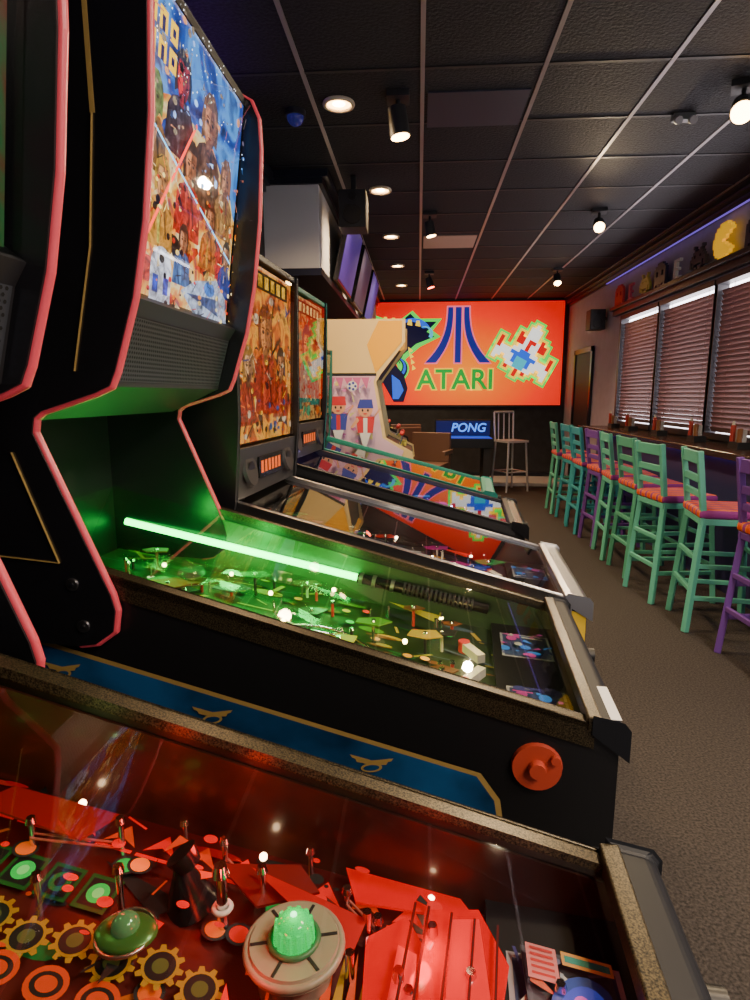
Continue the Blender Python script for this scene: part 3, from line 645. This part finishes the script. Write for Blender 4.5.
# M2
DKG=mat('m2_inner',(.05,.09,.05),.35)
pal2=pe(((.5,.45,.08),.22),((.03,.16,.05),.06),((.02,.03,.03),.02),((.15,.3,.05),.12),((.6,.45,.1),.25),((.25,.12,.04),.08),((.12,.16,.2),.05),((.02,.02,.02),.02))
bg2=artbg('m2_backglass_bg',[(.01,.03,.15),(.7,.12,.01),(.95,.45,.06),(.95,.75,.35),(.6,.04,.01)],11,1.4)
BLUEP=mat('blue_side_art',(.008,.06,.17),.35,noise=.7,nscale=5)
e2,gz,pf=pinball(.342,.955,4.8,inner=DKG,pfbase=E((.03,.05,.015),.08),pal=pal2,seed=21,bgbase=bg2,panel=BLUEP,custom='m2',gi=(1,.75,.25),gipow=.5,lockw=.035,SL=.247,yfar=.0,brot=3.5,nposts=46)
def m2():
    m=MB(); f=lambda s:.862+.20*s
    G=mat('green_blade',(.05,1,.2),.3,emis=14,ecol=(.01,1,.12))
    m.cyl((-.55,.562,f(.55)),(-1.22,.562,f(1.22)),.0095,.0095,G,14); m.obj('light_blade',e2)
    m=MB(); m.cyl((-.20,.562,f(.20)),(-.55,.562,f(.55)),.014,.014,BLKG,20)
    for k in range(16):
        s=.24+k*.012; m.cyl((-s,.562,f(s)),(-s-.006,.562,f(s+.006)),.018,.018,DARK,20)
    for s in (.45,.5,.535): m.cyl((-s,.562,f(s)),(-s-.01,.562,f(s+.01)),.017,.017,STEEL,20)
    m.obj('blade_hilt',e2)
    light('POINT','blade_light',e2,(-.85,.46,f(.85)+.03),1.9,(.02,1,.10),.03)
    light('POINT','blade_light',e2,(-1.05,.3,f(1.05)+.03),1.7,(.02,1,.10),.03)
    light('POINT','blade_light',e2,(-.62,.44,f(.62)+.02),1.0,(.04,1,.12),.03)
    m=MB(); m.box((-.024,-.02,0),(-.006,.10,.001),P((.7,.7,.7))); m.obj('white_sticker',e2,loc=(.014,.03,.916))
m2()
YEL=mat('yellow_cabinet',(.75,.5,.03),.35)
pal3=pe(((.8,.06,.02),.25),((.03,.12,.45),.2),((.8,.5,.05),.25),((.02,.02,.03),.02),((.4,.4,.4),.12),((.4,.03,.25),.2),((.02,.25,.1),.15),((.02,.02,.02),.02))  # bright art colours also stand in for reflections on the glass
bg3p=pn(((.1,.03,.02),.6),((.95,.6,.08),1.3),((.95,.3,.02),1.2),((.5,.05,.02),.8),((.05,.15,.35),.8),((.02,.02,.02),.2),((.9,.7,.5),1),((.02,.02,.02),.2))
pinball(.485,1.68,4.2,zf=.87,style='std',body=BLACK,frontmat=YEL,rail=STEEL,lock=STEEL,pfbase=E((.04,.04,.07),.08),pal=pal3,seed=31,bgpal=bg3p,bgbase=artbg('m3_bg',[(.03,.01,.01),(.6,.1,.01),(.95,.4,.03),(.1,.02,.02)],12,1.1),trim=DARK,gipow=.25,gi=(1,.75,.5),btn=P((.05,.05,.05)),topz=1.9,sgl=1.03,nposts=60)
TEAL=mat('teal_trim',(.02,.25,.2),.35)
pal4=pe(((.06,.06,.6),.6),((.3,.05,.6),.5),((.5,.35,.8),.5),((.02,.02,.05),.02),((.8,.1,.05),.3),((.03,.3,.6),.4),((.7,.5,.15),.25))
bg4p=pn(((.03,.1,.08),.6),((.9,.7,.3),1),((.8,.25,.03),1),((.05,.35,.2),.8),((.5,.03,.02),.8),((.02,.02,.02),.2),((.02,.02,.02),.2))
b4=artbg('m4_bg',[(.01,.03,.03),(.25,.06,.01),(.7,.35,.08),(.02,.12,.08)],12,.9)
pinball(.455,2.53,4.5,zf=.90,style='std',body=BLACK,rail=DARK,lock=BLKG,pfbase=E((.03,.03,.25),.5),pal=pal4,seed=41,bgpal=bg4p,bgbase=b4,trim=TEAL,gipow=.5,gi=(.5,.4,1),topz=1.93,sgl=1.02,nposts=60)
pal5=pe(((.03,.2,.15),.2),((.8,.6,.08),.35),((.02,.02,.03),.02),((.02,.05,.08),.02),((.6,.06,.03),.25),((.06,.25,.06),.2))
TB=mat('teal_cabinet',(.02,.2,.17),.4)
pinball(.43,3.37,4.5,zf=.90,style='std',body=TB,rail=TEAL,lock=TEAL,pfbase=E((.02,.03,.03),.1),pal=pal5,seed=51,bgpal=bg4p,bgbase=b4,trim=DARK,gipow=.25,gi=(1,.8,.4),topz=1.75,sgl=1.09,nposts=50)
# ------------------------------------------------------------ arcade cabinets
def arcade(x,y,kind=0,W=.66):
    e=empty('arcade_cabinet',(x,y,0))
    pr=[(-.62,0),(-.62,1.97),(0,1.97),(.0,1.82),(-.17,1.60),(-.20,1.55),(-.13,1.16),(.06,1.06),(.07,.97),(-.05,.9),(-.05,0)]
    CR=mat('cream_laminate',(.8,.6,.26),.4) if kind==0 else BLACK
    m=MB(); m.prism(pr,0,.02,CR,DARK); m.prism(pr,W-.02,W,CR,DARK)
    m.box((-.61,.02,.02),(-.59,W-.02,1.95),BLACK); m.box((-.61,.02,1.93),(-.01,W-.02,1.955),BLACK); m.box((-.09,.02,.02),(-.07,W-.02,.92),BLACK)
    m.prism([(-.10,.9),(-.14,1.14),(.05,1.05),(.06,.98)],.02,W-.02,BLACK)
    m.prism([(-.22,1.16),(-.28,1.55),(-.3,1.55),(-.3,1.16)],.02,W-.02,BLKG)
    m.prism([(-.02,1.82),(-.02,1.94),(-.06,1.94),(-.06,1.8)],.02,W-.02,E((.9,.5,.1),1.0) if kind==0 else E((.2,.3,.8),.8))
    m.prism([(-.05,1.8),(-.2,1.58),(-.3,1.6),(-.3,1.8)],.02,W-.02,BLACK)
    m.obj('cabinet',e,bevel=.003)
    m=MB(); m.prism([(-.215,1.19),(-.268,1.52),(-.272,1.52),(-.22,1.19)],.08,W-.08,E((.2,.35,.6),.8)); m.obj('screen',e)
    m=MB()
    for yy in (.2,.45):
        m.cyl((-.03,yy,1.1),(-.02,yy,1.17),.006,.006,CHROME,8); m.sphere((-.02,yy,1.18),.018,P((.7,.05,.04)))
        for k in range(3): m.cyl((-.0-.03*(k%2),yy+.06+.03*k,1.085),(-.0-.03*(k%2),yy+.06+.03*k,1.105),.012,.012,P((.8,.7,.1)),12)
    m.obj('joysticks_and_buttons',e)
    if kind==0:
        A=Art((0,-.002,0),(1,0,0),(0,0,1),.0004); A.N=Vector((0,-1,0))
        Q=lambda c:P(c)
        PK=Q((.75,.5,.66));SKN=Q((.75,.38,.22));NV=Q((.05,.07,.4));RDs=Q((.65,.04,.05));WHs=Q((.8,.8,.8))
        A.poly([(-.02,1.96),(-.02,1.82),(-.20,1.61),(-.26,1.80),(-.18,1.96)],Q((.9,.45,.01)))
        A.poly([(-.61,1.60),(-.195,1.60),(-.215,1.55),(-.15,1.16),(.0,1.07),(-.06,.9),(-.61,.9)],PK)
        A.rect(-.61,1.59,-.195,1.61,DARK)
        A.collage(9,[Q((.65,.2,.5)),WHs,Q((.4,.3,.75)),Q((.8,.75,.3))],70,.008,.035,(-.6,.92,-.22,1.58))
        for k in range(6): A.poly([(-.6+.06*k,1.58),(-.56+.06*k,1.5),(-.54+.06*k,1.58)],Q((.6,.15,.35)))
        for (u,v,z,sh) in ((-.46,1.36,.095,NV),(-.27,1.34,.095,RDs)):
            A.poly([(u-z*.5,v-z*1.2),(u-z*.15,v-z*2.6),(u+z*.05,v-z*2.6),(u+z*.5,v-z*1.2)],WHs)
            A.poly([(u-z*.7,v-z*.3),(u+z*.7,v-z*.3),(u+z*.55,v-z*1.5),(u-z*.55,v-z*1.5)],sh); A.rect(u-z*.15,v-z*1.5,u+z*.15,v-z*.4,RDs if sh==NV else WHs)
            A.poly([(u+z*.6,v-z*.35),(u+z*1.2,v+z*.25),(u+z*1.05,v+z*.35),(u+z*.45,v-z*.6)],SKN); A.poly([(u-z*.6,v-z*.35),(u-z*1.1,v-z*1.1),(u-z*.9,v-z*1.15),(u-z*.45,v-z*.6)],SKN)
            A.ell(u,v+z*.25,z*.55,z*.6,SKN); A.poly([(u-z*.6,v+z*.3),(u+z*.6,v+z*.3),(u+z*.5,v+z*.95),(u-z*.4,v+z*.95)],NV if sh==RDs else RDs)
            A.ell(u-z*.2,v+z*.15,z*.07,z*.1,DARK);A.ell(u+z*.2,v+z*.15,z*.07,z*.1,DARK); A.ell(u,v-z*.1,z*.15,z*.05,RDs)
        A.ell(-.36,1.52,.035,.035,WHs); 
        for k in range(5):
            t=k*1.256; A.ell(-.36+.022*math.cos(t),1.52+.022*math.sin(t),.009,.009,NV)
        A.obj('side_artwork',e)
arcade(-.10,4.25,0); arcade(-.16,5.15,1)
arcade(-.3,6.2,1)
# ------------------------------------------------------------ bar stools
def stool(x,y,rz,col,seat,name='bar_stool'):
    e=empty(name,(x,y,0),rz); m=MB(); sh=.74
    for sx1 in (-1,1):
        for sy in (-1,1):
            m.beam((sx1*.225,sy*.20,0),(sx1*.17,sy*.165,sh-.02),.036,.036,col)
    for z,t in ((.22,.21),(.42,.195)):
        for sy in (-1,1): m.beam((-t,sy*(t-.02),z),(t,sy*(t-.02),z),.022,.03,col)
        for sx1 in (-1,1): m.beam((sx1*(t),-(t-.02),z+.05),(sx1*(t),t-.02,z+.05),.022,.03,col)
    m.box((-.19,-.185,sh-.06),(.19,.185,sh-.02),col)
    for sy in (-1,1):
        m.beam((-.17,sy*.17,sh-.02),(-.225,sy*.175,1.13),.034,.034,col)
    for z,h in ((1.085,.075),(.955,.045),(.86,.04)):
        xx=-.17-.055*(z-sh)/.4; m.box((xx-.012,-.165,z-h/2),(xx+.012,.165,z+h/2),col)
    m.obj('frame',e,bevel=.005)
    m=MB(); m.box((-.2,-.195,sh-.02),(.2,.195,sh+.035),seat); m.obj('seat_cushion',e,bevel=.02)
def stripemat():
    m=bpy.data.materials.new('striped_seat_mat'); m.use_nodes=True; nt=m.node_tree; bb=nt.nodes['Principled BSDF']
    tc=nt.nodes.new('ShaderNodeTexCoord'); wv=nt.nodes.new('ShaderNodeTexWave'); wv.inputs['Scale'].default_value=4; wv.bands_direction='Y'
    r=nt.nodes.new('ShaderNodeValToRGB'); r.color_ramp.interpolation='CONSTANT'
    r.color_ramp.elements[0].color=(.75,.08,.01,1); r.color_ramp.elements[1].position=.75; r.color_ramp.elements[1].color=(.3,.03,.25,1)
    r.color_ramp.elements.new(.4).color=(.85,.25,.02,1)
    nt.links.new(tc.outputs['Object'],wv.inputs[0]); nt.links.new(wv.outputs['Fac'],r.inputs[0]); nt.links.new(r.outputs[0],bb.inputs['Base Color']); bb.inputs['Roughness'].default_value=.6
    return m
ST=stripemat()
SEA=mat('seafoam_paint',(.13,.52,.38),.45); TQ=mat('turquoise_paint',(.05,.36,.42),.45); PU=mat('purple_paint',(.16,.06,.34),.45); GRN=mat('green_paint',(.1,.42,.28),.45)
for x,y,r,c in ((1.97,3.2,.05,PU),(1.93,3.85,-.15,SEA),(1.86,4.42,.12,SEA),(1.9,5.0,.02,GRN),(1.9,5.52,-.08,SEA),(1.92,6.03,.05,PU),(1.9,6.55,0,TQ),(1.92,7.1,.05,TQ),(1.9,7.65,-.05,SEA)):
    stool(x,y,r,c,ST)
cn=empty('bar_counter',(0,0,0)); m=MB(); m.box((2.12,2.3,1.02),(2.49,8.0,1.07),mat('counter_top_mat',(.05,.025,.02),.25)); m.obj('counter_top',cn,bevel=.008)
m=MB(); m.box((2.3,2.35,.0),(2.47,7.95,1.02),mat('counter_base_mat',(.05,.05,.16),.4)); m.obj('counter_base',cn)
m=MB(); m.box((2.285,2.35,1.0),(2.30,7.95,1.018),mat('counter_glow_strip',(.2,.1,.8),.4,emis=4)); m.obj('led_underglow',cn)
for i,yy in enumerate((3.95,4.6,5.3,6.1,6.9,7.5)):
    e=empty('condiment_caddy',(2.36,yy,1.07)); m=MB()
    m.box((-.05,-.07,0),(.05,.07,.05),DARK); m.box((-.02,-.05,.03),(.02,.05,.14),P((.5,.48,.44))); m.cyl((-.03,.05,.03),(-.03,.05,.17),.02,.018,P((.5,.05,.03)),12); m.cyl((-.03,.05,.17),(-.03,.05,.2),.012,.006,P((.6,.55,.4)),12)
    m.cyl((-.03,-.05,.03),(-.03,-.05,.15),.018,.018,P((.3,.12,.04)),12); m.obj('caddy_and_bottles',e)
def chair(x,y,rz):
    e=empty('metal_bar_chair',(x,y,.0),rz); m=MB(); SL_=mat('light_steel',(.7,.72,.76),.3,.6)
    for a_ in (-1,1):
        for c in (-1,1): m.tube([(a_*.2,c*.2,0),(a_*.16,c*.16,.76)],.016,SL_,8)
    m.tube([(-.17,-.17,.3),(.17,-.17,.3),(.17,.17,.3),(-.17,.17,.3),(-.17,-.17,.3)],.012,SL_,8)
    m.box((-.19,-.19,.75),(.19,.19,.78),SL_)
    m.tube([(-.17,.17,.76),(-.18,.2,1.2),(.18,.2,1.2),(.17,.17,.76)],.016,SL_,8)
    for k in range(3): m.tube([(-.1+.1*k,.18,.78),(-.1+.1*k,.2,1.2)],.01,SL_,8)
    m.obj('frame',e)
chair(1.42,9.35,.5)
e=empty('cocktail_game_table',(.70,9.3,0)); m=MB()
m.box((-.42,-.3,.68),(.42,.3,.82),BLKG); m.box((-.38,-.26,0),(-.28,.26,.68),DARK); m.box((.28,-.26,0),(.38,.26,.68),DARK); m.box((-.44,.26,.82),(.44,.30,1.08),BLKG); m.box((-.42,.255,.84),(.42,.262,1.06),E((.005,.02,.12),.5)); m.box((-.40,-.28,.821),(.40,.24,.828),E((.03,.12,.6),.8)); m.obj('table_body',e,bevel=.006)
text('PONG','table_letters',e,.08,.95,.19,mat('pong_blue',(.1,.35,1),.5,emis=1.6,ecol=(.05,.25,1)),y=.25,off=.003,shear=.2)
for (x,y,r) in ((-.05,8.1,.6),(.1,7.0,-.3),(-.15,9.0,.2)):
    e=empty('lounge_chair',(x,y,0),r); m=MB(); LC=mat('brown_leather',(.12,.06,.04),.45)
    for a_ in (-.2,.2):
        for c in (-.2,.2): m.cyl((a_,c,0),(a_*.95,c*.95,.6),.015,.018,DARK,8)
    m.box((-.23,-.23,.58),(.23,.23,.68),LC); m.box((-.23,.17,.68),(.23,.24,1.02),LC); m.box((-.26,-.15,.78),(-.22,.22,.83),LC); m.box((.22,-.15,.78),(.26,.22,.83),LC); m.obj('seat_and_back',e,bevel=.015)
# ------------------------------------------------------------ ceiling fixtures
def down(x,y,p=125,col=(1,.68,.36)):
    e=empty('recessed_light',(x,y,H)); m=MB()
    m.torus((0,0,-.008),.078,.012,P((.7,.6,.45)),28,8); m.cyl((0,0,-.006),(0,0,-.002),.07,.07,mat('lamp_lens',(1,.8,.5),.4,emis=16,ecol=(1,.5,.14)),24); m.cyl((0,0,-.0085),(0,0,-.007),.035,.035,mat('lamp_core',(1,.9,.7),.4,emis=30,ecol=(1,.8,.5)),20); m.obj('trim_ring_and_lens',e)
    light('SPOT','spot',e,(0,0,-.03),p,col,.06,spot=2.5,blend=.9)
for x,y in ((-.46,3.62),(-.32,5.05),(-.3,6.45),(-.28,7.85),(-.27,9.2)): down(x,y)
down(1.3,1.2,75); down(1.3,-.6,75)
def track(x,y,tilt=.5,rz=0,glow=(1,.6,.25),p=40,s=1.0):
    e=empty('ceiling_spotlight',(x,y,H),rz); m=MB()
    m.box((-.06,-.06,-.03),(.06,.06,0),DARK); m.cyl((0,0,-.03),(0,0,-.1),.012,.012,DARK,10)
    d=Vector((math.sin(tilt),0,-math.cos(tilt))); c=Vector((0,0,-.12)); 
    m.cyl(c-d*.06*s,c+d*.10*s,.055*s,.062*s,DARK,24)
    m.cyl(c+d*.101*s,c+d*.104*s,.055*s,.055*s,mat('spot_lens_%d%d'%(int(glow[1]*99),int(glow[2]*99)),glow,.4,emis=30),24); m.obj('housing',e)
    q=d.to_track_quat('-Z','Y').to_euler()
    light('SPOT','spot',e,c+d*.12*s,p,(1,.75,.45) if glow[1]>.3 else glow,.05,rot=q,spot=1.7,blend=.7)
track(-.13,3.55,.15,p=80,s=.9); track(.08,5.7,.2,p=80,s=.75); track(.12,8.3,.3,glow=(1,.08,.03),p=40,s=.8)
track(1.55,5.7,1.0,-1.75,p=110,s=.8); track(1.66,3.55,1.0,-2.0,p=130,s=.95); track(1.75,8.2,.6,-1.6,p=60,s=.8)
e=empty('security_camera_dome',(-.72,3.7,H)); m=MB(); m.cyl((0,0,0),(0,0,-.03),.06,.06,DARK,20); m.sphere((0,0,-.03),.05,mat('dome_glass',(.02,.02,.15),.1,emis=.4)); m.obj('dome',e)
e=empty('emergency_light',(1.5,3.9,H)); m=MB(); m.box((-.06,-.025,-.035),(.06,.025,0),P((.2,.2,.2))); m.cyl((-.04,-.02,-.035),(-.04,-.05,-.05),.022,.022,P((.3,.3,.3)),16); m.cyl((.04,-.02,-.035),(.04,-.05,-.05),.022,.022,P((.3,.3,.3)),16); m.obj('unit',e)
e=empty('led_strip',(XL+.12,0,H-.2)); m=MB(); m.box((0,1.6,0),(.015,3.4,.012),mat('purple_led',(.3,.05,.9),.4,emis=10)); m.obj('strip',e)
e=empty('led_strip',(XR-.05,0,H-.15)); m=MB(); m.box((0,2.0,0),(.02,8.5,.006),mat('blue_purple_led',(.15,.08,.5),.4,emis=1.2)); m.obj('strip',e)
for i,yy in enumerate((5.1,6.3,7.5)):
    e=empty('television',(-.63,yy,2.66)); M=Matrix.Rotation(.22,4,'Y'); m=MB()
    m.box((-.02,0,-.28),(.02,.95,.28),BLKG,M); m.box((.021,.02,-.26),(.023,.93,.26),E([(.08,.05,.3),(.03,.03,.07),(.06,.06,.3)][i],.4),M); m.box((-.1,.4,-.05),(-.01,.55,.05),DARK); m.obj('screen_panel',e)
for x,y,z in ((-.5,4.75,2.80),(2.36,8.55,2.45)):
    e=empty('wall_speaker',(x,y,z)); m=MB(); m.box((-.1,-.11,-.13),(.1,.11,.13),DARK); m.cyl((0,-.11,-.04),(0,-.118,-.04),.07,.065,BLACK,20); m.cyl((0,-.11,.08),(0,-.116,.08),.03,.03,BLACK,16)
    if x>0: m.box((.0,-.03,.0),(.135,.03,.04),DARK)
    else: m.box((-.02,-.02,.1),(.02,.02,.25),DARK)
    m.obj('speaker_box',e,bevel=.008)
for yy in (-1.4,-.2,1.1):  # unseen glowing panels added as fill to raise the room light
    e=empty('added_fill_panel',(1.75,yy,H)); m=MB(); m.box((-.2,-.2,-.015),(.2,.2,0),mat('fill_panel_glow',(1,.9,.75),.4,emis=1.5)); m.obj('panel',e)
    light('AREA','fill_panel_light',e,(0,0,-.03),36,(1,.86,.72),.5)
